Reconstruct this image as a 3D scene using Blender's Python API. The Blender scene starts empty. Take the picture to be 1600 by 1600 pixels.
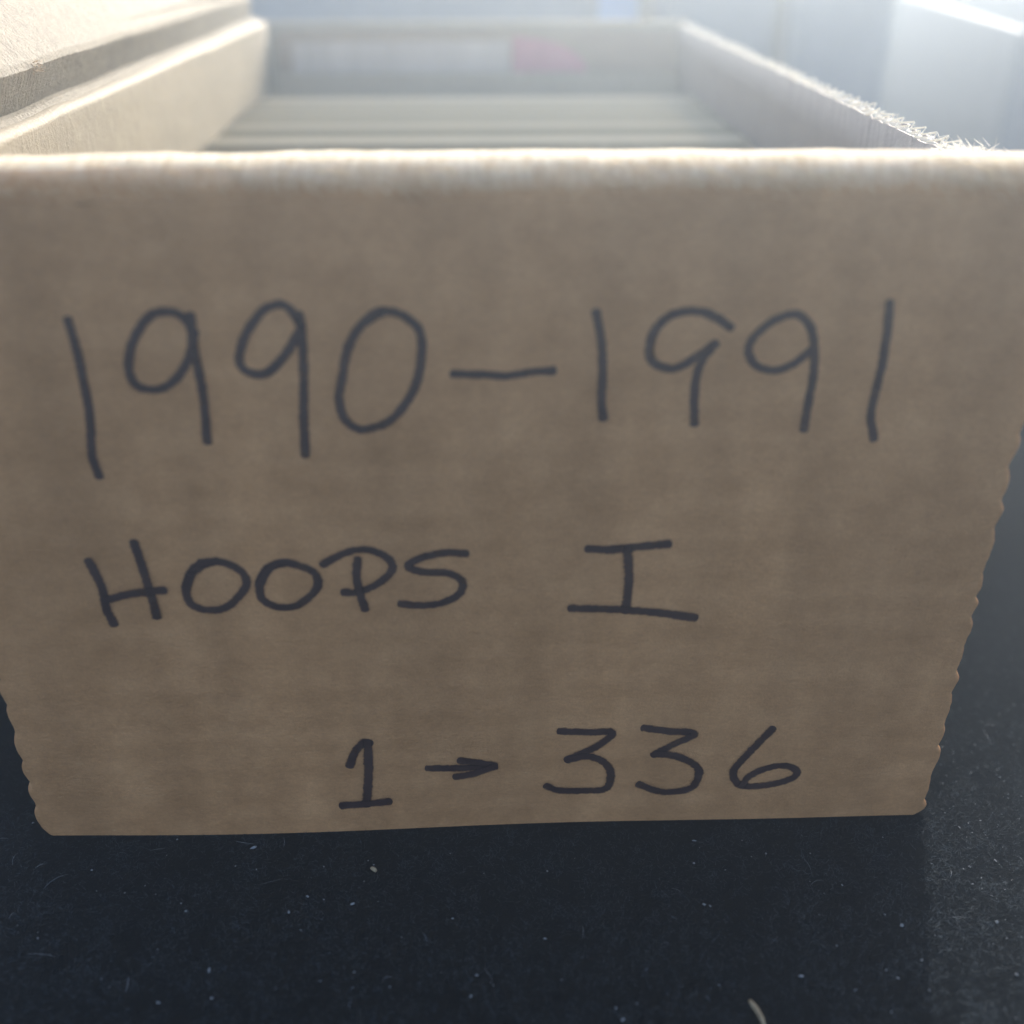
import bpy, bmesh, math, random
from mathutils import Matrix, Vector, noise

# ------------------------------------------------------------------ camera, world, sun
CM = 0.01                                   # the tables below are in centimetres
scene = bpy.context.scene
col = scene.collection
random.seed(7)

PITCH, YAW, ROLL = 0.505612, 0.028585, -0.000656
CAM_POS = Vector((0.0271, -8.2394, 8.3768)) * CM
fwd = Vector((math.sin(YAW) * math.cos(PITCH), math.cos(YAW) * math.cos(PITCH), -math.sin(PITCH)))
rt = Vector((math.cos(YAW), -math.sin(YAW), 0))
up = rt.cross(fwd)
r2 = rt * math.cos(ROLL) + up * math.sin(ROLL)
u2 = -rt * math.sin(ROLL) + up * math.cos(ROLL)
cam_data = bpy.data.cameras.new('camera')
cam = bpy.data.objects.new('camera', cam_data)
col.objects.link(cam)
cam.matrix_world = Matrix.Translation(CAM_POS) @ Matrix((r2, u2, -fwd)).transposed().to_4x4()
cam_data.sensor_width = 36
cam_data.lens = 1644.6 / 1600 * 36
cam_data.clip_start = 0.002
cam_data.clip_end = 50
cam_data.dof.use_dof = True
cam_data.dof.focus_distance = 0.1085
cam_data.dof.aperture_fstop = 14.0
scene.camera = cam

SUN_EL, SUN_AZ = math.radians(31), math.radians(19)      # azimuth from +Y towards +X
world = bpy.data.worlds.new('World')
scene.world = world
world.use_nodes = True
wn = world.node_tree
bg = wn.nodes['Background']
sky = wn.nodes.new('ShaderNodeTexSky')
sky.sky_type = 'NISHITA'
sky.sun_disc = False
sky.sun_elevation = SUN_EL
sky.sun_rotation = SUN_AZ
sky.dust_density = 4.0
sky.ozone_density = 0.6
wn.links.new(sky.outputs[0], bg.inputs[0])
bg.inputs[1].default_value = 0.15
sun_data = bpy.data.lights.new('sun', 'SUN')
sun_data.energy = 2.0
sun_data.angle = math.radians(0.6)
sun_data.color = (1.0, 0.93, 0.82)
sun = bpy.data.objects.new('sun', sun_data)
col.objects.link(sun)
sd = Vector((math.sin(SUN_AZ) * math.cos(SUN_EL), math.cos(SUN_AZ) * math.cos(SUN_EL), math.sin(SUN_EL)))
sun.rotation_euler = sd.to_track_quat('Z', 'Y').to_euler()
sun.location = sd * 0.5
vs = scene.view_settings
vs.view_transform = 'Standard'
vs.look = 'None'
vs.gamma = 1
vs.exposure = 1.48

# ------------------------------------------------------------------ helpers
def mat(name, color, rough=0.8, spec=0.3):
    m = bpy.data.materials.new(name)
    m.use_nodes = True
    b = m.node_tree.nodes['Principled BSDF']
    b.inputs['Base Color'].default_value = (*color, 1)
    b.inputs['Roughness'].default_value = rough
    b.inputs['Specular IOR Level'].default_value = spec
    return m, m.node_tree, b

def nd(nt, kind, **kw):
    n = nt.nodes.new(kind)
    for k, v in kw.items():
        if k in n.inputs:
            n.inputs[k].default_value = v
        else:
            setattr(n, k, v)
    return n

def coords(nt, scale=(1, 1, 1)):
    """object coordinates in centimetres times scale"""
    t = nt.nodes.new('ShaderNodeTexCoord')
    m = nt.nodes.new('ShaderNodeMapping')
    m.inputs['Scale'].default_value = [100 * s for s in scale]
    nt.links.new(t.outputs['Object'], m.inputs['Vector'])
    return m.outputs['Vector']

def noise_tex(nt, vec, scale, detail=4, rough=0.6):
    n = nt.nodes.new('ShaderNodeTexNoise')
    nt.links.new(vec, n.inputs['Vector'])
    n.inputs['Scale'].default_value = scale
    n.inputs['Detail'].default_value = detail
    n.inputs['Roughness'].default_value = rough
    return n.outputs['Fac']

def ramp(nt, fac, stops):
    r = nt.nodes.new('ShaderNodeValToRGB')
    e = r.color_ramp.elements
    while len(e) < len(stops):
        e.new(0.5)
    for i, (p, c) in enumerate(stops):
        e[i].position = p
        e[i].color = (*c, 1) if not isinstance(c, (int, float)) else (c, c, c, 1)
    nt.links.new(fac, r.inputs['Fac'])
    return r.outputs['Color']

def mix(nt, fac, a, b, mode='MIX'):
    m = nt.nodes.new('ShaderNodeMix')
    m.data_type = 'RGBA'
    m.blend_type = mode
    for sock, v in ((m.inputs[0], fac), (m.inputs[6], a), (m.inputs[7], b)):
        if isinstance(v, (int, float)):
            sock.default_value = v
        elif isinstance(v, tuple):
            sock.default_value = (*v, 1)
        else:
            nt.links.new(v, sock)
    return m.outputs[2]

def math_node(nt, op, a, b=0.0, clamp=False):
    m = nt.nodes.new('ShaderNodeMath')
    m.operation = op
    m.use_clamp = clamp
    for s, v in zip(m.inputs, (a, b)):
        if isinstance(v, (int, float)):
            s.default_value = v
        else:
            nt.links.new(v, s)
    return m.outputs[0]

def bump(nt, b, height, dist_cm, strength=1.0):
    n = nt.nodes.new('ShaderNodeBump')
    n.inputs['Strength'].default_value = strength
    n.inputs['Distance'].default_value = dist_cm * CM
    nt.links.new(height, n.inputs['Height'])
    nt.links.new(n.outputs[0], b.inputs['Normal'])

def link_mesh(name, verts, faces, material, parent=None, smooth=False, scale=CM):
    me = bpy.data.meshes.new(name)
    me.from_pydata([(x * scale, y * scale, z * scale) for x, y, z in verts], [], faces)
    me.update()
    if smooth:
        for p in me.polygons:
            p.use_smooth = True
    me.materials.append(material)
    o = bpy.data.objects.new(name, me)
    col.objects.link(o)
    if parent:
        o.parent = parent
    return o

def tag(o, label=None, cat=None, group=None, kind=None):
    for k, v in (('label', label), ('category', cat), ('group', group), ('kind', kind)):
        if v:
            o[k] = v
    return o

def empty(name, loc=(0, 0, 0), rz=0.0):
    o = bpy.data.objects.new(name, None)
    o.empty_display_size = 0.01
    o.location = Vector(loc) * CM
    o.rotation_euler = (0, 0, rz)
    col.objects.link(o)
    return o

def solidify(o, t_cm, offset=-1.0):
    m = o.modifiers.new('thickness', 'SOLIDIFY')
    m.thickness = t_cm * CM
    m.offset = offset
    return o

def bevel(o, w_cm, seg=2):
    m = o.modifiers.new('bevel', 'BEVEL')
    m.width = w_cm * CM
    m.segments = seg
    m.limit_method = 'ANGLE'
    return o

def grid(name, nu, nv, fn, material, parent=None, smooth=True):
    vs_, fs = [], []
    for j in range(nv + 1):
        for i in range(nu + 1):
            vs_.append(fn(i / nu, j / nv))
    w = nu + 1
    for j in range(nv):
        for i in range(nu):
            a = j * w + i
            fs.append((a, a + 1, a + 1 + w, a + w))
    return link_mesh(name, vs_, fs, material, parent, smooth)

def lerp(a, b, t):
    return a + (b - a) * t

def n1(x, y=0.0, z=0.0):
    return noise.noise(Vector((x, y, z)))

# ------------------------------------------------------------------ materials
# brown kraft liner of the front panel, worn white along its folded top edge
kraft, nt, b = mat('kraft_cardboard', (0.3, 0.22, 0.15), 0.9, 0.12)
v_h = coords(nt, (1, 1, 1.25))
v_v = coords(nt, (1, 1, 0.14))
v_i = coords(nt)
bands = noise_tex(nt, v_v, 1.3, 3, 0.5)
mott = noise_tex(nt, v_h, 1.5, 7, 0.72)
fib = noise_tex(nt, coords(nt, (1.6, 1, 4.5)), 7.0, 6, 0.75)
speck = noise_tex(nt, v_i, 38, 3, 0.7)
c = ramp(nt, mott, [(0.28, (0.55, 0.278, 0.120)), (0.5, (0.68, 0.352, 0.160)), (0.72, (0.80, 0.428, 0.202))])
c = mix(nt, 1.0, c, ramp(nt, bands, [(0.32, 0.80), (0.68, 1.0)]), 'MULTIPLY')
c = mix(nt, 1.0, c, ramp(nt, fib, [(0.32, 0.84), (0.68, 1.0)]), 'MULTIPLY')
c = mix(nt, 1.0, c, ramp(nt, speck, [(0.35, 0.88), (0.70, 1.0)]), 'MULTIPLY')
fleck = noise_tex(nt, coords(nt, (1.0, 1, 3.2)), 11.0, 2, 0.5)
fl = math_node(nt, 'MULTIPLY', math_node(nt, 'SUBTRACT', fleck, 0.66), 6.0, clamp=True)
c = mix(nt, math_node(nt, 'MULTIPLY', fl, 0.45), c, (0.70, 0.46, 0.25))
sep = nt.nodes.new('ShaderNodeSeparateXYZ')
nt.links.new(coords(nt), sep.inputs[0])
tear = noise_tex(nt, coords(nt, (1.0, 1, 0.5)), 3.2, 6, 0.7)
skew = coords(nt, (7.0, 1, 1.6))
skew.node.inputs['Rotation'].default_value = (0, math.radians(-38), 0)
strk = noise_tex(nt, skew, 3.2, 5, 0.75)
tear = math_node(nt, 'ADD', tear, math_node(nt, 'MULTIPLY', math_node(nt, 'SUBTRACT', strk, 0.5), 0.7))
edge = math_node(nt, 'ADD', sep.outputs['Z'], math_node(nt, 'MULTIPLY', math_node(nt, 'SUBTRACT', tear, 0.5), 0.15))
inner = math_node(nt, 'GREATER_THAN', sep.outputs['Y'], 0.16)
left = math_node(nt, 'MULTIPLY', math_node(nt, 'SUBTRACT', -1.4, sep.outputs['X']), 0.55, clamp=True)
edge = math_node(nt, 'SUBTRACT', edge, math_node(nt, 'MULTIPLY', left, 0.07))
wear = math_node(nt, 'MULTIPLY', math_node(nt, 'SUBTRACT', edge, 6.62), 4.5, clamp=True)
wear = math_node(nt, 'MAXIMUM', wear, inner)
c = mix(nt, wear, c, ramp(nt, strk, [(0.3, (0.58, 0.44, 0.27)), (0.6, (0.84, 0.74, 0.56))]))
nt.links.new(c, b.inputs['Base Color'])
nt.links.new(math_node(nt, 'MULTIPLY', wear, 0.8), b.inputs['Subsurface Weight'])
b.inputs['Subsurface Radius'].default_value = (1.0, 0.85, 0.65)
b.inputs['Subsurface Scale'].default_value = 0.0018
h = mix(nt, 0.5, fib, speck)
h = mix(nt, 0.35, h, mott)
h = mix(nt, math_node(nt, 'MULTIPLY', wear, 0.8), h, strk)
bump(nt, b, h, 0.022, 1.0)

# raw brown board seen at the cut sides
rawboard, nt, b = mat('cut_board_edge', (0.5, 0.38, 0.25), 0.9, 0.2)
nt.links.new(ramp(nt, noise_tex(nt, coords(nt), 14, 4), [(0.3, (0.42, 0.31, 0.20)), (0.7, (0.62, 0.50, 0.36))]), b.inputs['Base Color'])

def paper(name, c0, c1, streak=(1, 1, 1), scale=6.0, bump_cm=0.02, rough=0.6, spec=0.4, transl=0.0):
    m, nt, b = mat(name, c0, rough, spec)
    v = coords(nt, streak)
    f = noise_tex(nt, v, scale, 6, 0.7)
    g = noise_tex(nt, coords(nt), 1.1, 4, 0.6)
    c = ramp(nt, f, [(0.3, c0), (0.7, c1)])
    c = mix(nt, 0.35, c, ramp(nt, g, [(0.3, 0.42), (0.7, 0.58)]), 'OVERLAY')
    nt.links.new(c, b.inputs['Base Color'])
    bump(nt, b, mix(nt, 0.4, f, noise_tex(nt, coords(nt), 28, 3)), bump_cm, 0.9)
    if transl:
        tr = nd(nt, 'ShaderNodeBsdfTranslucent')
        tr.inputs['Color'].default_value = (*c1, 1)
        ms = nt.nodes.new('ShaderNodeMixShader')
        ms.inputs[0].default_value = transl
        out = nt.nodes['Material Output']
        nt.links.new(b.outputs[0], ms.inputs[1])
        nt.links.new(tr.outputs[0], ms.inputs[2])
        nt.links.new(ms.outputs[0], out.inputs['Surface'])
    return m

white_inner = paper('white_board_lining', (0.22, 0.19, 0.135), (0.31, 0.275, 0.205), (1.6, 1.6, 0.6), 7.0, 0.035)
shaded_lining = paper('shaded_board_lining', (0.13, 0.118, 0.122), (0.17, 0.155, 0.16), (1.6, 1.6, 0.6), 5.0, 0.02)  # board lining darkened and cooled: the right wall's shade put into its colour
white_lid = paper('white_board_lid', (0.14, 0.122, 0.088), (0.27, 0.245, 0.19), (2.2, 2.2, 0.6), 7.0, 0.09)
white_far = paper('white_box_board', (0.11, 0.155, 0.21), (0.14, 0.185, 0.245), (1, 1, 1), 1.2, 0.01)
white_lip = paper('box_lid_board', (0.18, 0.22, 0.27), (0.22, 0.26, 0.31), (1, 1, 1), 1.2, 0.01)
flute_paper = paper('torn_flute_paper', (0.74, 0.71, 0.64), (0.86, 0.84, 0.78), (1, 1, 1), 9.0, 0.01, 0.8, 0.2, 0.3)
rim_paper = paper('rim_paper_fibre', (0.60, 0.46, 0.28), (0.76, 0.64, 0.44), (1, 1, 1), 4.0, 0.005, 0.9, 0.1, 0.45)
fibre_paper = paper('torn_paper_fibre', (0.76, 0.72, 0.62), (0.88, 0.85, 0.76), (1, 1, 1), 9.0, 0.005, 0.9, 0.1, 0.35)
back_print = paper('divider_card_board', (0.24, 0.19, 0.15), (0.28, 0.225, 0.18), (1, 1, 1), 1.5, 0.004, 0.5)
panel_print = paper('printed_text_panel', (0.34, 0.32, 0.30), (0.44, 0.42, 0.40), (2.5, 1, 0.15), 1.6, 0.002, 0.5)
pink_print = paper('pink_print', (0.36, 0.14, 0.20), (0.40, 0.17, 0.24), (1, 1, 1), 2, 0.002, 0.5)
blue_print = paper('blue_print', (0.16, 0.30, 0.52), (0.20, 0.35, 0.58), (1, 1, 1), 2, 0.002, 0.5)

# edges of the packed cards: the colour changes from card to card along Y
cards_m, nt, b = mat('card_stock_edges', (0.6, 0.56, 0.48), 0.75, 0.3)
at_ = nt.nodes.new('ShaderNodeAttribute')
at_.attribute_name = 'card_shade'
c = ramp(nt, at_.outputs['Fac'], [(0.0, (0.20, 0.165, 0.10)), (0.35, (0.30, 0.26, 0.17)), (0.65, (0.40, 0.355, 0.24)), (1.0, (0.56, 0.50, 0.37))])
nt.links.new(c, b.inputs['Base Color'])

# black marker ink soaking into the paper: darker middle, feathered edge
ink, nt, b = mat('marker_ink', (0.045, 0.034, 0.040), 0.55, 0.35)
uv = nt.nodes.new('ShaderNodeUVMap')
su = nt.nodes.new('ShaderNodeSeparateXYZ')
nt.links.new(uv.outputs[0], su.inputs[0])
d = math_node(nt, 'ABSOLUTE', math_node(nt, 'SUBTRACT', su.outputs['X'], 0.5))        # 0 in the middle, 0.5 at the rim
grain = noise_tex(nt, coords(nt, (1, 1, 2.0)), 16, 5, 0.75)
d2 = math_node(nt, 'ADD', d, math_node(nt, 'MULTIPLY', math_node(nt, 'SUBTRACT', grain, 0.5), 0.42))
a = math_node(nt, 'MULTIPLY', math_node(nt, 'SUBTRACT', 0.43, d2), 7.0, clamp=True)
a = math_node(nt, 'MULTIPLY', a, math_node(nt, 'ADD', 0.62, math_node(nt, 'MULTIPLY', noise_tex(nt, coords(nt), 4, 5), 0.55)), clamp=True)
nt.links.new(ramp(nt, noise_tex(nt, coords(nt), 3, 3), [(0.3, (0.034, 0.018, 0.022)), (0.7, (0.062, 0.034, 0.034))]), b.inputs['Base Color'])
nt.links.new(a, b.inputs['Alpha'])

# black felted cloth on the table
cloth, nt, b = mat('black_felt', (0.012, 0.016, 0.022), 0.95, 0.2)
v = coords(nt)
f1 = noise_tex(nt, v, 9, 6, 0.75)
f2 = noise_tex(nt, coords(nt, (1, 2.2, 1)), 24, 4, 0.7)
f3 = noise_tex(nt, v, 0.6, 3, 0.5)
c = ramp(nt, f2, [(0.35, (0.001, 0.0022, 0.004)), (0.62, (0.003, 0.005, 0.0075)), (0.80, (0.008, 0.011, 0.014))])
c = mix(nt, 0.4, c, ramp(nt, f3, [(0.3, 0.40), (0.7, 0.60)]), 'OVERLAY')
nt.links.new(c, b.inputs['Base Color'])
b.inputs['Specular IOR Level'].default_value = 0.03
b.inputs['Sheen Weight'].default_value = 0.03
b.inputs['Sheen Roughness'].default_value = 0.5
b.inputs['Sheen Tint'].default_value = (0.7, 0.85, 1.0, 1)
bump(nt, b, mix(nt, 0.5, f1, f2), 0.04, 1.0)

lint_m, nt, b = mat('pale_lint', (0.22, 0.24, 0.26), 0.9, 0.2)
tan_m, nt, b = mat('tan_straw', (0.34, 0.26, 0.16), 0.8, 0.2)
nt.links.new(ramp(nt, noise_tex(nt, coords(nt), 12, 4), [(0.3, (0.24, 0.18, 0.11)), (0.7, (0.42, 0.34, 0.22))]), b.inputs['Base Color'])

# handwriting traced on the front panel: (name, pen width, strokes as x, z in cm)
GLYPHS = [
    ('digit_one', 0.075, [[(-3.3, 5.62), (-3.28, 5.35), (-3.28, 5.09), (-3.29, 4.79), (-3.34, 4.43), (-3.32, 4.25)]]),
    ('digit_nine', 0.075, [[(-2.32, 5.53), (-2.39, 5.66), (-2.51, 5.7), (-2.65, 5.66), (-2.78, 5.51), (-2.86, 5.35), (-2.89, 5.19), (-2.85, 5.07), (-2.72, 5.03), (-2.59, 5.07), (-2.46, 5.19), (-2.36, 5.36), (-2.32, 5.51)], [(-2.32, 5.65), (-2.33, 5.39), (-2.32, 5.13), (-2.32, 4.86), (-2.34, 4.57)]]),
    ('digit_nine', 0.075, [[(-1.45, 5.59), (-1.52, 5.71), (-1.61, 5.75), (-1.74, 5.7), (-1.88, 5.53), (-1.96, 5.36), (-1.97, 5.23), (-1.87, 5.16), (-1.75, 5.18), (-1.61, 5.31), (-1.48, 5.49)], [(-1.45, 5.65), (-1.45, 5.38), (-1.47, 5.07), (-1.5, 4.77), (-1.52, 4.43)]]),
    ('digit_zero', 0.075, [[(-0.78, 5.68), (-0.95, 5.58), (-1.08, 5.38), (-1.14, 5.15), (-1.19, 4.93), (-1.16, 4.75), (-1.07, 4.66), (-0.97, 4.65), (-0.78, 4.72), (-0.62, 4.9), (-0.52, 5.11), (-0.48, 5.35), (-0.49, 5.52), (-0.59, 5.63), (-0.7, 5.68), (-0.83, 5.68), (-0.9, 5.62)]]),
    ('dash', 0.07, [[(-0.21, 5.14), (0.03, 5.13), (0.23, 5.12), (0.43, 5.15), (0.59, 5.16)]]),
    ('digit_one', 0.075, [[(0.95, 5.64), (1.0, 5.41), (1.02, 5.15), (1.02, 4.88), (1.04, 4.74)]]),
    ('digit_nine', 0.075, [[(2.04, 5.53), (1.94, 5.6), (1.82, 5.65), (1.69, 5.66), (1.55, 5.62), (1.44, 5.51), (1.4, 5.35), (1.43, 5.23), (1.55, 5.17), (1.66, 5.18), (1.8, 5.27), (1.93, 5.37)], [(1.93, 5.36), (1.85, 5.24), (1.81, 5.08), (1.81, 4.87), (1.83, 4.68)]]),
    ('digit_nine', 0.072, [[(2.75, 5.31), (2.61, 5.19), (2.47, 5.14), (2.31, 5.18), (2.23, 5.3), (2.25, 5.42), (2.37, 5.55), (2.51, 5.62), (2.61, 5.62), (2.71, 5.53), (2.76, 5.39), (2.79, 5.23), (2.8, 5.04), (2.79, 4.8), (2.79, 4.61)]]),
    ('digit_one', 0.072, [[(3.34, 5.7), (3.36, 5.51), (3.37, 5.23), (3.36, 4.98), (3.35, 4.73), (3.41, 4.51)]]),
    ('letter_h', 0.085, [[(-3.57, 3.35), (-3.51, 3.11), (-3.51, 2.86), (-3.48, 2.7)], [(-3.13, 3.54), (-3.1, 3.27), (-3.07, 2.96), (-3.06, 2.78)], [(-3.46, 2.96), (-3.23, 3.02), (-2.97, 3.05)]]),
    ('letter_o', 0.08, [[(-2.44, 3.35), (-2.63, 3.29), (-2.74, 3.09), (-2.73, 2.91), (-2.61, 2.83), (-2.43, 2.84), (-2.27, 2.97), (-2.18, 3.12), (-2.23, 3.26), (-2.4, 3.35), (-2.55, 3.34)], [(-2.54, 3.32), (-2.66, 3.23), (-2.73, 3.09)]]),
    ('letter_o', 0.08, [[(-1.82, 3.32), (-1.97, 3.27), (-2.06, 3.12), (-2.06, 2.94), (-1.94, 2.85), (-1.77, 2.85), (-1.61, 2.96), (-1.53, 3.09), (-1.56, 3.22), (-1.71, 3.3), (-1.85, 3.33), (-1.97, 3.25), (-2.05, 3.12)]]),
    ('letter_p', 0.078, [[(-1.45, 3.31), (-1.25, 3.42), (-1.06, 3.45), (-0.88, 3.36), (-0.84, 3.23), (-0.98, 3.08), (-1.17, 2.99), (-1.28, 2.99)], [(-1.15, 3.33), (-1.17, 3.15), (-1.15, 2.97), (-1.12, 2.82)]]),
    ('letter_s', 0.078, [[(-0.18, 3.39), (-0.36, 3.4), (-0.59, 3.34), (-0.69, 3.26), (-0.56, 3.2), (-0.33, 3.18), (-0.2, 3.09), (-0.23, 2.95), (-0.38, 2.86), (-0.57, 2.83), (-0.76, 2.85)]]),
    ('letter_i', 0.085, [[(0.98, 3.42), (1.17, 3.41), (1.43, 3.44), (1.67, 3.46)], [(1.32, 3.41), (1.35, 3.1), (1.34, 2.75)], [(0.84, 2.77), (1.23, 2.75), (1.62, 2.71), (1.98, 2.65)]]),
    ('digit_one', 0.09, [[(-1.39, 0.92), (-1.33, 1.08), (-1.24, 1.19), (-1.2, 1.19)], [(-1.2, 1.18), (-1.21, 0.84), (-1.26, 0.39)], [(-1.49, 0.37), (-1.28, 0.38), (-1.05, 0.4)]]),
    ('arrow', 0.085, [[(-0.58, 0.83), (-0.27, 0.82), (0.05, 0.83)], [(-0.25, 0.92), (-0.1, 0.89), (0.06, 0.85)], [(-0.3, 0.71), (-0.14, 0.74), (0.06, 0.82)]]),
    ('digit_three', 0.085, [[(0.77, 1.27), (1.04, 1.25), (1.28, 1.24), (1.14, 1.07), (0.85, 0.9)], [(0.85, 0.9), (1.05, 0.93), (1.22, 0.84), (1.29, 0.68), (1.24, 0.48), (1.0, 0.46), (0.76, 0.47), (0.64, 0.53)]]),
    ('digit_three', 0.085, [[(1.62, 1.29), (1.85, 1.25), (2.12, 1.21), (1.93, 1.08), (1.74, 0.95)], [(1.76, 0.95), (1.94, 0.92), (2.14, 0.81), (2.21, 0.68), (2.15, 0.48), (1.95, 0.42), (1.78, 0.44), (1.61, 0.53)]]),
    ('digit_six', 0.085, [[(2.9, 1.24), (2.79, 1.07), (2.65, 0.86), (2.57, 0.67), (2.65, 0.51), (2.82, 0.48), (3.06, 0.52), (3.22, 0.6), (3.23, 0.69), (3.09, 0.76), (2.9, 0.72), (2.74, 0.62), (2.69, 0.51)]]),
]

# ------------------------------------------------------------------ table
def table_pt(u, v):
    x, y = lerp(-60, 60, u), lerp(-40, 120, v)
    return (x, y, 0)
table = grid('tabletop', 40, 50, table_pt, cloth)
tag(table, kind='structure')

# ------------------------------------------------------------------ the card box
H, L, HW = 6.88, 17.6, 4.74
box = empty('card_storage_box')
tag(box, 'open cardboard card box with handwritten marker numbers on its brown front panel', 'cardboard box')

# front panel: bowed slightly, its top folded over, its sides scalloped by the corrugation
def half_width(z, side):
    period = 0.325
    q = z / period + 0.2 * side + 0.6 * n1(z * 1.5, side * 5.0)
    t = q - math.floor(q)
    s = math.sin(math.pi * t ** 1.4) ** (1.0 + 0.5 * n1(math.floor(q) * 2.3, side))
    w = HW - 0.035 + (0.034 + 0.045 * n1(math.floor(q) * 1.7, side * 3.0)) * s + 0.02 * n1(z * 2.3, side * 9.0) + 0.007 * n1(z * 14.0, side * 2.0)
    if z < 0.10:                                  # the bottom corners are rounded off
        w -= 0.07 * (1 - z / 0.10) ** 2
    return w

def face_y(x, z):
    flute = 0.002 * math.sin(2 * math.pi * z / 0.325)
    bow = -0.07 * math.exp(-((x + 2.6) / 1.9) ** 2) * max(0, 1 - z / 2.2)
    return flute + bow + 0.012 * n1(x * 0.5, z * 0.5)

def top_z(x):
    return H - 0.03 + 0.012 * n1(x * 1.3, 3.0) - 0.03 * (x / 4.7) ** 2

def front_pt(u, v):
    R, RY = 0.30, 0.36
    side = -1 if u < 0.5 else 1
    s = 2 * u - 1
    # v runs up the outside, over the fold and down the inside
    if v < 0.80:
        z = lerp(0.0, H - R, v / 0.80)
        ang = None
    elif v < 0.92:
        ang = (v - 0.80) / 0.12 * math.pi
        z = H - R + R * math.sin(ang)     # the fold is wider than it is high
    else:
        z = lerp(H - R, 4.2, (v - 0.92) / 0.08)
        ang = math.pi
    w = half_width(min(z, H - R), side)
    x = s * w
    y = face_y(x, z)
    if ang is not None:
        y = face_y(x, H - R) * (1 - ang / math.pi) + RY * (1 - math.cos(ang))
        z += top_z(x) - H
        if 0.80 < v < 0.92:
            z += 0.010 * n1(x * 9, ang * 2)
            y += 0.012 * n1(x * 7, ang * 2 + 5)
    if v < 0.8:
        e = (1 - abs(s)) * w                       # roll the vertical edges back a little
        if e < 0.06:
            y += 0.06 - math.sqrt(max(0, 0.0036 - (0.06 - e) ** 2))
    if z < 0.01:
        z = 0.0
    return (x, y, z)

def edge_u(i, n):
    """finer columns near both side edges"""
    t = i / n
    return 0.5 - 0.5 * math.cos(math.pi * t) * (0.82 + 0.18 * abs(math.cos(math.pi * t)))

NU = 90
front = grid('front_panel', NU, 420, lambda u, v: front_pt(edge_u(round(u * NU), NU), v), kraft, box)

# hidden thickness behind the outer liner (the middle of the board), seen as the bright cut rim
def core_pt(u, v):
    z = lerp(0.02, H - 0.38, v)
    side = -1 if u < 0.5 else 1
    x = (2 * u - 1) * (half_width(z, side) - 0.004)
    return (x, 0.15, z)
core = grid('panel_core', 2, 260, core_pt, rawboard, box, False)
solidify(core, 0.14, 0)

# torn paper fibres hanging along the fold
def fibres(name, n, fn, material, parent, seed=1):
    rnd = random.Random(seed)
    vs_, fs = [], []
    for _ in range(n):
        p, d, ln, wd = fn(rnd)
        d = Vector(d).normalized()
        side = d.cross(Vector((rnd.uniform(-1, 1), rnd.uniform(-1, 1), rnd.uniform(-1, 1)))).normalized() * wd
        curl = Vector((rnd.uniform(-1, 1), rnd.uniform(-.4, .4), rnd.uniform(-1, 1))) * ln * 0.18
        base = len(vs_)
        for k in range(4):
            t = k / 3
            q = Vector(p) + d * ln * t + curl * t * t
            w = side * (1 - 0.75 * t)
            vs_.append(tuple(q - w))
            vs_.append(tuple(q + w))
        for k in range(3):
            a = base + 2 * k
            fs.append((a, a + 1, a + 3, a + 2))
    return link_mesh(name, vs_, fs, material, parent)

def rim_fibre(r):
    x = r.uniform(-4.7, 4.7)
    dens = 0.5 + 0.5 * n1(x * 1.1, 8)
    ang = r.uniform(0.10, 0.50) * math.pi
    R = 0.30
    z = top_z(x) - R + R * math.sin(ang)
    y = 0.36 * (1 - math.cos(ang)) - 0.006
    ln = r.uniform(0.03, 0.17) * (0.25 + 1.1 * dens)
    return (x, y - 0.004, z), (r.uniform(0.2, 1.5), r.uniform(-0.9, -0.2), -r.uniform(0.15, 0.95)), ln, r.uniform(0.0012, 0.0035)
fb = fibres('torn_fibre', 5200, rim_fibre, rim_paper, front, 3)
tag(fb, kind='stuff')

def stray_fibre(r):
    x = r.choice([r.uniform(-4, 4.7), r.gauss(1.25, 0.25), r.gauss(3.6, 0.2)])
    return (x, 0.17, top_z(x) - 0.01), (r.uniform(-1.4, 0.9), r.uniform(-0.4, 0.4), r.uniform(0.15, 0.8)), r.uniform(0.05, 0.18), r.uniform(0.0012, 0.003)
fb = fibres('stray_fibre', 150, stray_fibre, fibre_paper, front, 5)
tag(fb, kind='stuff')

# fuzz along the cut sides and the bottom
def side_fuzz(r):
    s = r.choice((-1, 1))
    z = r.uniform(0.1, 6.6)
    return (s * (half_width(z, s) - 0.01), 0.10, z), (s, r.uniform(-.6, .2), r.uniform(-.6, .6)), r.uniform(0.01, 0.04), 0.0012
fb = fibres('edge_fuzz', 700, side_fuzz, rawboard, front, 9)
tag(fb, kind='stuff')

# handwriting: one mesh per character, a ribbon that follows the pen
def smooth_path(pts, sub=8):
    P = [Vector((x, 0, z)) for x, z in pts]
    P = [P[0] * 2 - P[1]] + P + [P[-1] * 2 - P[-2]]
    out = []
    for i in range(1, len(P) - 2):
        for k in range(sub):
            t = k / sub
            p0, p1, p2, p3 = P[i - 1:i + 3]
            out.append(0.5 * ((2 * p1) + (p2 - p0) * t + (2 * p0 - 5 * p1 + 4 * p2 - p3) * t * t + (3 * p1 - p0 - 3 * p2 + p3) * t ** 3))
    out.append(P[-2])
    return out

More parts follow.
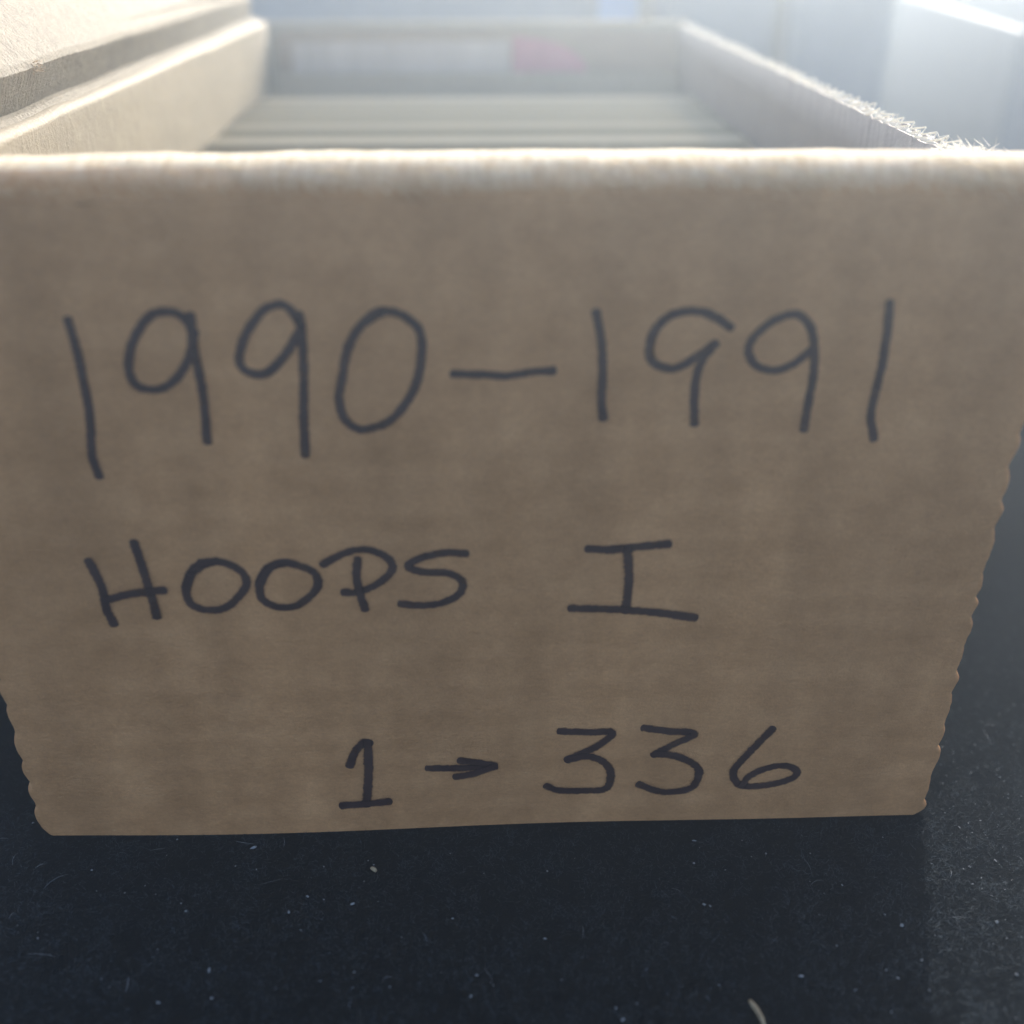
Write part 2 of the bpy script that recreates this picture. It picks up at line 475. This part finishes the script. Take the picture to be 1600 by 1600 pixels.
def ink_character(name, width, strokes, idx):
    vs_, fs, uvs = [], [], []
    for si, s in enumerate(strokes):
        path = smooth_path(s)
        n = len(path)
        lift = 0.010 + 0.003 * si
        # rounded caps: extend by half a width at both ends
        t0 = (path[0] - path[1]).normalized()
        t1 = (path[-1] - path[-2]).normalized()
        caps0 = [(path[0] + t0 * width * 0.5 * math.sin(a), math.cos(a)) for a in (1.5, 1.15, 0.75, 0.35)]
        caps1 = [(path[-1] + t1 * width * 0.5 * math.sin(a), math.cos(a)) for a in (0.35, 0.75, 1.15, 1.5)]
        seq = caps0 + [(p, 1.0) for p in path] + caps1
        base = len(vs_)
        for k, (p, wf) in enumerate(seq):
            a_ = seq[max(0, k - 1)][0]
            b_ = seq[min(len(seq) - 1, k + 1)][0]
            t = (b_ - a_).normalized()
            nrm = Vector((-t.z, 0, t.x))
            wv = width * 0.5 * wf * (1 + 0.10 * n1(k * 0.25, idx * 3.7 + si))
            wv *= 1.06 if k > len(seq) - 8 else 1.0
            for sgn in (-1, 0, 1):
                q = p + nrm * wv * sgn
                # sits on the panel; each further sample a hair higher so that crossings never coincide
                y = face_y(q.x, q.z) - lift - 0.00004 * k
                vs_.append((q.x, y, q.z))
                uvs.append((0.5 + 0.5 * sgn * (wf if abs(sgn) else 1), k / 10))
        for k in range(len(seq) - 1):
            for j in range(2):
                a = base + k * 3 + j
                fs.append((a, a + 1, a + 4, a + 3))
    o = link_mesh(name, vs_, fs, ink, front)
    lay = o.data.uv_layers.new(name='UVMap')
    for lp in o.data.loops:
        lay.data[lp.index].uv = uvs[lp.vertex_index]
    return o
for i, (gname, gw, gs) in enumerate(GLYPHS):
    ink_character(gname, gw * 1.38, gs, i)

# right side wall: two liners with the torn flutes showing between them
RZ = 6.50
def wall_top(y, k=0):
    return RZ + 0.035 * n1(y * 2.3, k * 4.0) + 0.03 * n1(y * 9, k * 5.0)
side = empty('side_wall')
side.parent = box
def liner_pt(x, k):
    def f(u, v):
        y = lerp(0.30, L, u)
        zt = wall_top(y, k)
        return (x + 0.012 * n1(y * 0.3, v * 2, k) , y, lerp(0.02, zt, v))
    return f
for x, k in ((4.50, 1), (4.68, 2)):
    w = grid('liner', 340, 14, liner_pt(x, k), shaded_lining, side)
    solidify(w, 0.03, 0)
def flute_pt(u, v):
    y = lerp(0.32, L - 0.02, u)
    zt = wall_top(y, 3) + 0.01 + 0.02 * n1(y * 11.0, 2.0)
    ph = 2 * math.pi * y / 0.31
    return (4.59 + 0.042 * math.sin(ph) + 0.012 * n1(y * 8, v * 3), y + 0.02 * n1(y * 5, v * 4, 7), lerp(5.4, zt, v))
w = grid('fluting', 900, 6, flute_pt, flute_paper, side)
solidify(w, 0.035, 0)
# the perforated edge: torn flute tips standing up as two crossing zigzags
vs_, fs = [], []
for q, xq in ((0, 4.545), (1, 4.665)):
    path = []
    yy = 0.5
    k = 0
    while yy < L - 0.1:
        hi = (k + q) % 2
        path.append(Vector((xq + (0.05 if hi else -0.05) + 0.012 * n1(k * 0.7, q), yy,
                            wall_top(yy, 1) + (0.045 if hi else 0.0) + 0.06 * n1(k * 1.3, q + 4.0))))
        yy += 0.155 * (1 + 0.2 * n1(k * 2.1, q * 3.0))
        k += 1
    for a0, a1 in zip(path, path[1:]):
        for j in range(2):
            p0, p1 = a0.lerp(a1, j / 2), a0.lerp(a1, (j + 1) / 2)
            r0 = 0.010 + 0.006 * n1(p0.y * 7, q)
            base = len(vs_)
            for p in (p0, p1):
                for dx, dz in ((-1, -0.6), (1, -0.6), (0, 1.2)):
                    vs_.append((p.x + dx * r0, p.y, p.z + dz * r0))
            for e in range(3):
                fs.append((base + e, base + (e + 1) % 3, base + 3 + (e + 1) % 3, base + 3 + e))
link_mesh('torn_edge', vs_, fs, fibre_paper, side)
def torn_side(r):
    y = 0.3 + (L - 0.5) * r.random() ** 1.4
    return (4.62 + r.uniform(-0.14, 0.14), y, RZ + 0.02), (r.uniform(-1, 1), r.uniform(-1, 1), r.uniform(0.0, 0.5)), r.uniform(0.03, 0.09), r.uniform(0.0015, 0.005)
fb = fibres('torn_fibre', 200, torn_side, fibre_paper, side, 11)
tag(fb, kind='stuff')
def torn_corner(r):
    return (r.gauss(4.62, 0.13), r.gauss(2.05, 0.14), RZ + r.uniform(-0.02, 0.05)), (r.uniform(-1, 1.4), r.uniform(-1, 1), r.uniform(-0.1, 0.35)), r.uniform(0.06, 0.20), r.uniform(0.003, 0.008)
fb = fibres('torn_tuft', 200, torn_corner, fibre_paper, side, 12)
tag(fb, kind='stuff')

# left side wall with its rolled top, and the lining flap whose end is cut on a slant
def left_wall_pt(u, v):
    y = lerp(0.30, L - 0.35, u)
    x = -4.67 + 0.010 * n1(y * 0.3, v * 2, 9)
    return (x, y, lerp(0.02, 6.60, v))
w = grid('side_wall', 80, 10, left_wall_pt, white_inner, box)
solidify(w, 0.10, 0)

def flap_end(z):
    pts = [(0.0, 9.2), (5.0, 10.8), (5.3, 11.4), (5.6, 13.6), (6.2, 15.1), (6.72, 16.4)]
    for (z0, y0), (z1, y1) in zip(pts, pts[1:]):
        if z <= z1:
            return lerp(y0, y1, (z - z0) / (z1 - z0))
    return pts[-1][1]
def lining_pt(u, v):
    # up the inside face, over the roll at the top
    if v < 0.85:
        z = lerp(0.05, 6.60, v / 0.85)
        x = -4.46
    else:
        a = (v - 0.85) / 0.15 * math.pi * 0.62
        z = 6.60 + 0.09 * math.sin(a)
        x = -4.46 - 0.14 * (1 - math.cos(a)) * 0.95
    y = lerp(0.36, flap_end(z), u)
    x += 0.035 * n1(y * 0.35, z * 0.5, 4) + 0.010 * n1(y * 3, z * 3, 4)
    z += 0.018 * n1(y * 1.1, 1, 4) if v > 0.5 else 0
    return (x, y, z)
w = grid('lining_flap', 120, 60, lining_pt, white_inner, box)
solidify(w, 0.035, -1)

# lid: hinged on the left wall and thrown open, a dark crease under its fold
LID = [(-4.60, 6.68), (-4.70, 6.735), (-4.79, 6.745), (-4.835, 6.70), (-4.81, 6.78), (-4.745, 6.94), (-4.69, 7.05), (-4.66, 7.12),
       (-4.69, 7.19), (-4.78, 7.29), (-5.00, 7.56), (-5.40, 8.05), (-5.9, 8.75), (-6.5, 9.6), (-7.2, 10.6)]
def lid_pt(u, v):
    t = v * (len(LID) - 1)
    i = min(int(t), len(LID) - 2)
    (x0, z0), (x1, z1) = LID[i], LID[i + 1]
    f = t - i
    x, z = lerp(x0, x1, f), lerp(z0, z1, f)
    far = 16.55 - (0.5 * max(0, (z - 7.0) / 0.4) ** 2 if z < 7.4 else 0.5 + 0.12 * (z - 7.4))
    y = lerp(0.2, far, u)
    pinch = max(0, min(1, (y - 7) / 9.5))          # towards the far end the fold closes up
    if 3 <= t <= 9:
        x = lerp(x, -4.79 - 0.03 * (t - 3), 0.5 * pinch)
    x += 0.025 * n1(y * 0.5, z * 1.2, 2) + 0.008 * n1(y * 3, z * 4, 6)
    z += 0.025 * n1(y * 0.6, z * 0.8, 12)
    return (x, y, z)
lid = grid('lid', 160, 130, lid_pt, white_lid, box)
solidify(lid, 0.05, -1)
def scuff(r):
    return (-4.65 + r.uniform(-.04, .03), r.gauss(3.9, 0.07), 7.12 + r.uniform(-.05, .04)), (r.uniform(0, 1), r.uniform(-1, 1), r.uniform(-.8, .6)), r.uniform(0.03, 0.09), 0.004
fb = fibres('scuffed_fibre', 60, scuff, rawboard, lid, 13)
tag(fb, kind='stuff')

# back wall
def back_pt(u, v):
    x = lerp(-4.72, 4.74, u)
    return (x, L + 0.02 * n1(x, v * 3), lerp(0.02, 6.58, v))
w = grid('back_wall', 60, 12, back_pt, white_inner, box)
solidify(w, 0.25, -1)
w = link_mesh('base', [(-4.6, 0.34, 0.02), (4.48, 0.34, 0.02), (4.48, L - 0.05, 0.02), (-4.6, L - 0.05, 0.02)], [(0, 1, 2, 3)], white_inner, box)
solidify(w, 0.15, 1)

# ------------------------------------------------------------------ the cards
# 336 cards standing on their long edges and leaning back, too thin to pick apart in the photograph
rnd = random.Random(21)
vs_, fs, shade = [], [], []
lean = math.radians(37)
cw, chh, th = 8.9, 6.35, 0.034
y = 0.45
N = 290
for k in range(N):
    y += 0.0452
    blk = n1(k * 0.13, 2.2)
    hgt = chh + 0.02 * blk + rnd.uniform(-0.010, 0.010)
    dx = rnd.uniform(-0.06, 0.06)
    yt = y + hgt * math.sin(lean)
    if yt > L - 0.35:
        lean_k = math.asin(min(1, max(0.02, (L - 0.35 - y) / hgt)))
    else:
        lean_k = lean
    d = Vector((0, math.sin(lean_k), math.cos(lean_k)))
    nrm = Vector((0, math.cos(lean_k), -math.sin(lean_k))) * th
    z0 = 0.2 + th * math.sin(lean_k)
    base = len(vs_)
    for s in (-1, 1):
        for q in (Vector((0, y, z0)), Vector((0, y, z0)) + d * hgt):
            for o_ in (Vector(), nrm):
                p = q + o_
                vs_.append((s * cw / 2 + dx, p.y, p.z))
    fs += [(base, base + 4, base + 6, base + 2), (base + 1, base + 3, base + 7, base + 5), (base + 2, base + 6, base + 7, base + 3),
           (base, base + 1, base + 5, base + 4), (base, base + 2, base + 3, base + 1), (base + 4, base + 5, base + 7, base + 6)]
    sh = min(1, max(0.1, 0.60 + 0.8 * n1(k * 0.09, 7.7) + 0.55 * n1(k * 0.41, 1.7) + rnd.uniform(-0.16, 0.16)))
    shade += [sh] * 8
    if yt > L - 2.2:
        break
cards = link_mesh('trading_cards', vs_, fs, cards_m)
a_ = cards.data.attributes.new('card_shade', 'FLOAT', 'POINT')
a_.data.foreach_set('value', shade)
tag(cards, 'packed row of cream trading cards leaning back inside the open box', 'trading cards', kind='stuff')

def leaning_card(name, y_top, z_top, w, x0, lean_deg, material, t=0.04, hgt=6.0):
    a = math.radians(lean_deg)
    d = Vector((0, math.sin(a), math.cos(a)))
    nrm = Vector((0, math.cos(a), -math.sin(a))) * t
    top = Vector((0, y_top, z_top))
    bot = top - d * hgt
    v8 = []
    for s in (-1, 1):
        for q in (bot, top):
            for o_ in (Vector(), nrm):
                p = q + o_
                v8.append((x0 + s * w / 2, p.y, p.z))
    f8 = [(0, 4, 6, 2), (1, 3, 7, 5), (2, 6, 7, 3), (0, 1, 5, 4), (0, 2, 3, 1), (4, 5, 7, 6)]
    o = link_mesh(name, v8, f8, material)
    return o, d, nrm.normalized(), bot, top

card_blank, *_ = leaning_card('blank_card', 17.05, 5.58, 8.95, 0.0, 24, white_inner, 0.05, 5.6)
tag(card_blank, 'plain cream card standing taller than the packed row, in front of the printed card', 'card')
card_print, d, nn, bot, top = leaning_card('printed_card', 17.46, 6.42, 8.95, 0.02, 2, back_print, 0.04, 6.2)
tag(card_print, 'printed card with white text panel and pink shape at the far end of the box', 'card')
def on_card(name, outline, material, lift):
    """outline in (x, distance below the top edge)"""
    pts = [Vector((x, 0, 0)) + top - d * s - nn * lift for x, s in outline]
    pts = [(p.x, p.y, p.z) for p in pts]
    o = link_mesh(name, pts, [tuple(range(len(pts)))], material, card_print)
    return o
on_card('text_panel', [(-4.15, 0.24), (0.72, 0.22), (0.72, 1.4), (-4.15, 1.4)], panel_print, 0.006)
on_card('pink_shape', [(0.78, 0.14)] + [(0.78 + 1.7 * math.sin(t * math.pi / 16), 0.14 + 0.75 * (1 - math.cos(t * math.pi / 16))) for t in range(9)] + [(0.78, 0.89)], pink_print, 0.008)

# ------------------------------------------------------------------ white boxes standing behind and to the right
def storage_box(loc, rz, sx, sy, h, label, print_rect=None, lid_h=2.0, r=0.25, is_open=False):
    """origin at the near left bottom corner; body with a shallow lid over it"""
    root = empty('white_box', loc, rz)
    tag(root, label, 'cardboard box', 'white boxes around the open card box')
    def shell(name, x0, x1, y0, y1, z0, z1, m, rr):
        v8 = [(x0, y0, z0), (x1, y0, z0), (x1, y1, z0), (x0, y1, z0), (x0, y0, z1), (x1, y0, z1), (x1, y1, z1), (x0, y1, z1)]
        f8 = [(0, 3, 2, 1), (4, 5, 6, 7), (0, 1, 5, 4), (1, 2, 6, 5), (2, 3, 7, 6), (3, 0, 4, 7)]
        return bevel(link_mesh(name, v8, f8, m, root), rr, 4)
    if is_open:
        shell('side_wall', 0, 0.3, 0.3, sy - 0.3, 0, h, white_far, 0.1)
        shell('side_wall', sx - 0.3, sx, 0.3, sy - 0.3, 0, h, white_far, 0.1)
        shell('end_wall', 0, sx, 0, 0.298, 0, h, white_far, 0.1)
        shell('end_wall', 0, sx, sy - 0.298, sy, 0, h, white_far, 0.1)
        shell('base', 0.3, sx - 0.3, 0.3, sy - 0.3, 0, 0.3, white_far, 0.05)
        return root
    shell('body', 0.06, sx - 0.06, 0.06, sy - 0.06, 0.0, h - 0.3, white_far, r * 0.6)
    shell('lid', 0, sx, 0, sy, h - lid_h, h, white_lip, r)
    if print_rect:
        x0, x1, z0, z1 = print_rect
        link_mesh('printed_mark', [(x0, -0.004, z0), (x1, -0.004, z0), (x1, -0.004, z1), (x0, -0.004, z1)], [(0, 1, 2, 3)], blue_print, root)
    return root

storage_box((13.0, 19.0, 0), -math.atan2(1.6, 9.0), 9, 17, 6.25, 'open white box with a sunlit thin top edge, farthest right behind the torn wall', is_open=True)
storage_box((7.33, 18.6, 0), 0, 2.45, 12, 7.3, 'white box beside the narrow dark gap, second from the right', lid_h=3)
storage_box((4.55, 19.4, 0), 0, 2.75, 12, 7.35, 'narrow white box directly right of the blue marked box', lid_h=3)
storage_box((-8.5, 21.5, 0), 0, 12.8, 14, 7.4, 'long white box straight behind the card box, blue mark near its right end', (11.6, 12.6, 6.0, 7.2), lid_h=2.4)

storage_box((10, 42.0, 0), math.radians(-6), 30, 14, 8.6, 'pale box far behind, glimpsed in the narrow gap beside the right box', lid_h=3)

# ------------------------------------------------------------------ lint on the cloth
rnd = random.Random(4)
vs_, fs = [], []
def speck_at(x, y, s, elong=1.0):
    a = rnd.uniform(0, math.pi)
    base = len(vs_)
    pts = []
    for k in range(6):
        t = k / 6 * 2 * math.pi
        px, py = math.cos(t) * s * elong * rnd.uniform(.6, 1.2), math.sin(t) * s * rnd.uniform(.6, 1.2)
        vs_.append((x + px * math.cos(a) - py * math.sin(a), y + px * math.sin(a) + py * math.cos(a), 0.012))
    vs_.append((x, y, 0.012 + s * 0.9))
    for k in range(6):
        fs.append((base + k, base + (k + 1) % 6, base + 6))
for _ in range(380):
    x = rnd.uniform(-8, 9)
    yy = rnd.uniform(-4, 2) if abs(x) < 4.9 else rnd.uniform(-4, 9)
    if abs(x) < 4.8 and yy > -0.1:
        continue
    speck_at(x, yy, rnd.choice((0.006, 0.008, 0.010, 0.014)) * (1.0 if rnd.random() < .9 else 1.6), rnd.choice((1, 1, 1.8)))
for _ in range(900):
    speck_at(rnd.uniform(4.9, 8.5), rnd.uniform(-3.5, 4), rnd.uniform(0.003, 0.007), rnd.choice((1, 2, 3)))
def hair(x, y, ln, w=0.0025):
    a = rnd.uniform(0, 2 * math.pi)
    k_ = rnd.uniform(-1.2, 1.2) / ln
    px, py = x, y
    base = len(vs_)
    n = 7
    for k in range(n):
        ww = w * (1 - abs(2 * k / (n - 1) - 1) * 0.6)
        vs_.append((px - math.sin(a) * ww, py + math.cos(a) * ww, 0.018 + 0.02 * math.sin(k / (n - 1) * math.pi)))
        vs_.append((px + math.sin(a) * ww, py - math.cos(a) * ww, 0.018 + 0.02 * math.sin(k / (n - 1) * math.pi)))
        px += math.cos(a) * ln / n
        py += math.sin(a) * ln / n
        a += k_ * ln / n
    for k in range(n - 1):
        q = base + 2 * k
        fs.append((q, q + 1, q + 3, q + 2))
for _ in range(60):
    x = rnd.uniform(-7, 8)
    yy = rnd.uniform(-3.5, -0.15) if abs(x) < 4.9 else rnd.uniform(-3.5, 6)
    hair(x, yy, rnd.uniform(0.06, 0.35), rnd.uniform(0.001, 0.0028))
lint = link_mesh('lint', vs_, fs, lint_m)
tag(lint, 'pale lint specks and hairs scattered over the black cloth', 'lint', kind='stuff')

# the felt's own nap: tens of thousands of short fibres where the cloth is seen close
rnd = random.Random(31)
vs_, fs = [], []
while len(vs_) < 3 * 42000:
    x, yy = rnd.uniform(-6.5, 8.0), rnd.uniform(-3.2, 5.0)
    if abs(x) < 4.8 and yy > -0.05:
        continue
    if yy > 0.5 and rnd.random() < 0.5:
        continue
    if n1(x * 3.1, yy * 3.1, 5) + 0.5 * n1(x * 9, yy * 9, 2) < rnd.uniform(-0.75, 0.45):
        continue
    a = rnd.uniform(0, 2 * math.pi)
    ln = rnd.uniform(0.02, 0.09)
    w = rnd.uniform(0.0012, 0.0028)
    h_ = rnd.uniform(0.004, 0.03)
    b0 = len(vs_)
    vs_ += [(x - math.sin(a) * w, yy + math.cos(a) * w, 0.001), (x + math.sin(a) * w, yy - math.cos(a) * w, 0.002),
            (x + math.cos(a) * ln, yy + math.sin(a) * ln, h_)]
    fs.append((b0, b0 + 1, b0 + 2))
nap_m, nt, b = mat('felt_nap', (0.055, 0.070, 0.082), 0.9, 0.1)
nap = link_mesh('felt_nap', vs_, fs, nap_m)
tag(nap, 'short dark fibres of the felt cloth on the table', 'felt', kind='stuff')

# a bit of straw and a crumb
def straw(name, pts, rad, material):
    vs2, fs2 = [], []
    for i, (x, y, z) in enumerate(pts):
        a = Vector(pts[max(0, i - 1)])
        c = Vector(pts[min(len(pts) - 1, i + 1)])
        t = (c - a).normalized()
        s1 = t.cross(Vector((0, 0, 1))).normalized()
        s2 = s1.cross(t)
        f = math.sin((i + 0.6) / (len(pts) + 0.2) * math.pi) ** 0.5
        for k in range(8):
            an = k / 8 * 2 * math.pi
            p = Vector((x, y, z)) + (s1 * math.cos(an) + s2 * math.sin(an)) * rad * f * (1 + 0.25 * n1(i, k))
            vs2.append(tuple(p))
    for i in range(len(pts) - 1):
        for k in range(8):
            fs2.append((i * 8 + k, i * 8 + (k + 1) % 8, i * 8 + 8 + (k + 1) % 8, i * 8 + 8 + k))
    fs2.append(tuple(range(7, -1, -1)))
    fs2.append(tuple(range((len(pts) - 1) * 8, len(pts) * 8)))
    return link_mesh(name, vs2, fs2, material, smooth=True)
st = straw('straw_bit', [(2.31, -2.22, 0.045), (2.33, -2.27, 0.05), (2.355, -2.33, 0.05), (2.375, -2.39, 0.04), (2.385, -2.46, 0.03)], 0.026, tan_m)
tag(st, 'short tan bit of straw on the black cloth near the bottom edge', 'straw')
cr = straw('crumb', [(-1.19, -0.585, 0.02), (-1.17, -0.60, 0.028), (-1.15, -0.615, 0.026), (-1.135, -0.63, 0.02)], 0.022, tan_m)
tag(cr, 'tiny brownish crumb on the black cloth below the front panel', 'crumb')

# ------------------------------------------------------------------ added scattering volume in place of veiling lens glare
hz = bpy.data.materials.new('lens_glare_haze')
hz.use_nodes = True
hn = hz.node_tree
hn.nodes.clear()
pv = hn.nodes.new('ShaderNodeVolumePrincipled')
pv.inputs['Color'].default_value = (0.66, 0.80, 0.98, 1)
pv.inputs['Density'].default_value = 1.15
pv.inputs['Anisotropy'].default_value = 0.79
ho = hn.nodes.new('ShaderNodeOutputMaterial')
hn.links.new(pv.outputs['Volume'], ho.inputs['Volume'])
X0, X1, Y0, Y1, Z0, Z1 = -62, 62, -42, 122, -100, 11.5
hv = [(x, y, z) for z in (Z0, Z1) for x, y in ((X0, Y0), (X1, Y0), (X1, Y1), (X0, Y1))]
glare_haze = link_mesh('glare_haze', hv, [(0, 3, 2, 1), (4, 5, 6, 7), (0, 1, 5, 4), (1, 2, 6, 5), (2, 3, 7, 6), (3, 0, 4, 7)], hz)
tag(glare_haze, 'added volume around the boxes that stands in for lens glare', 'glare_haze', kind='stuff')
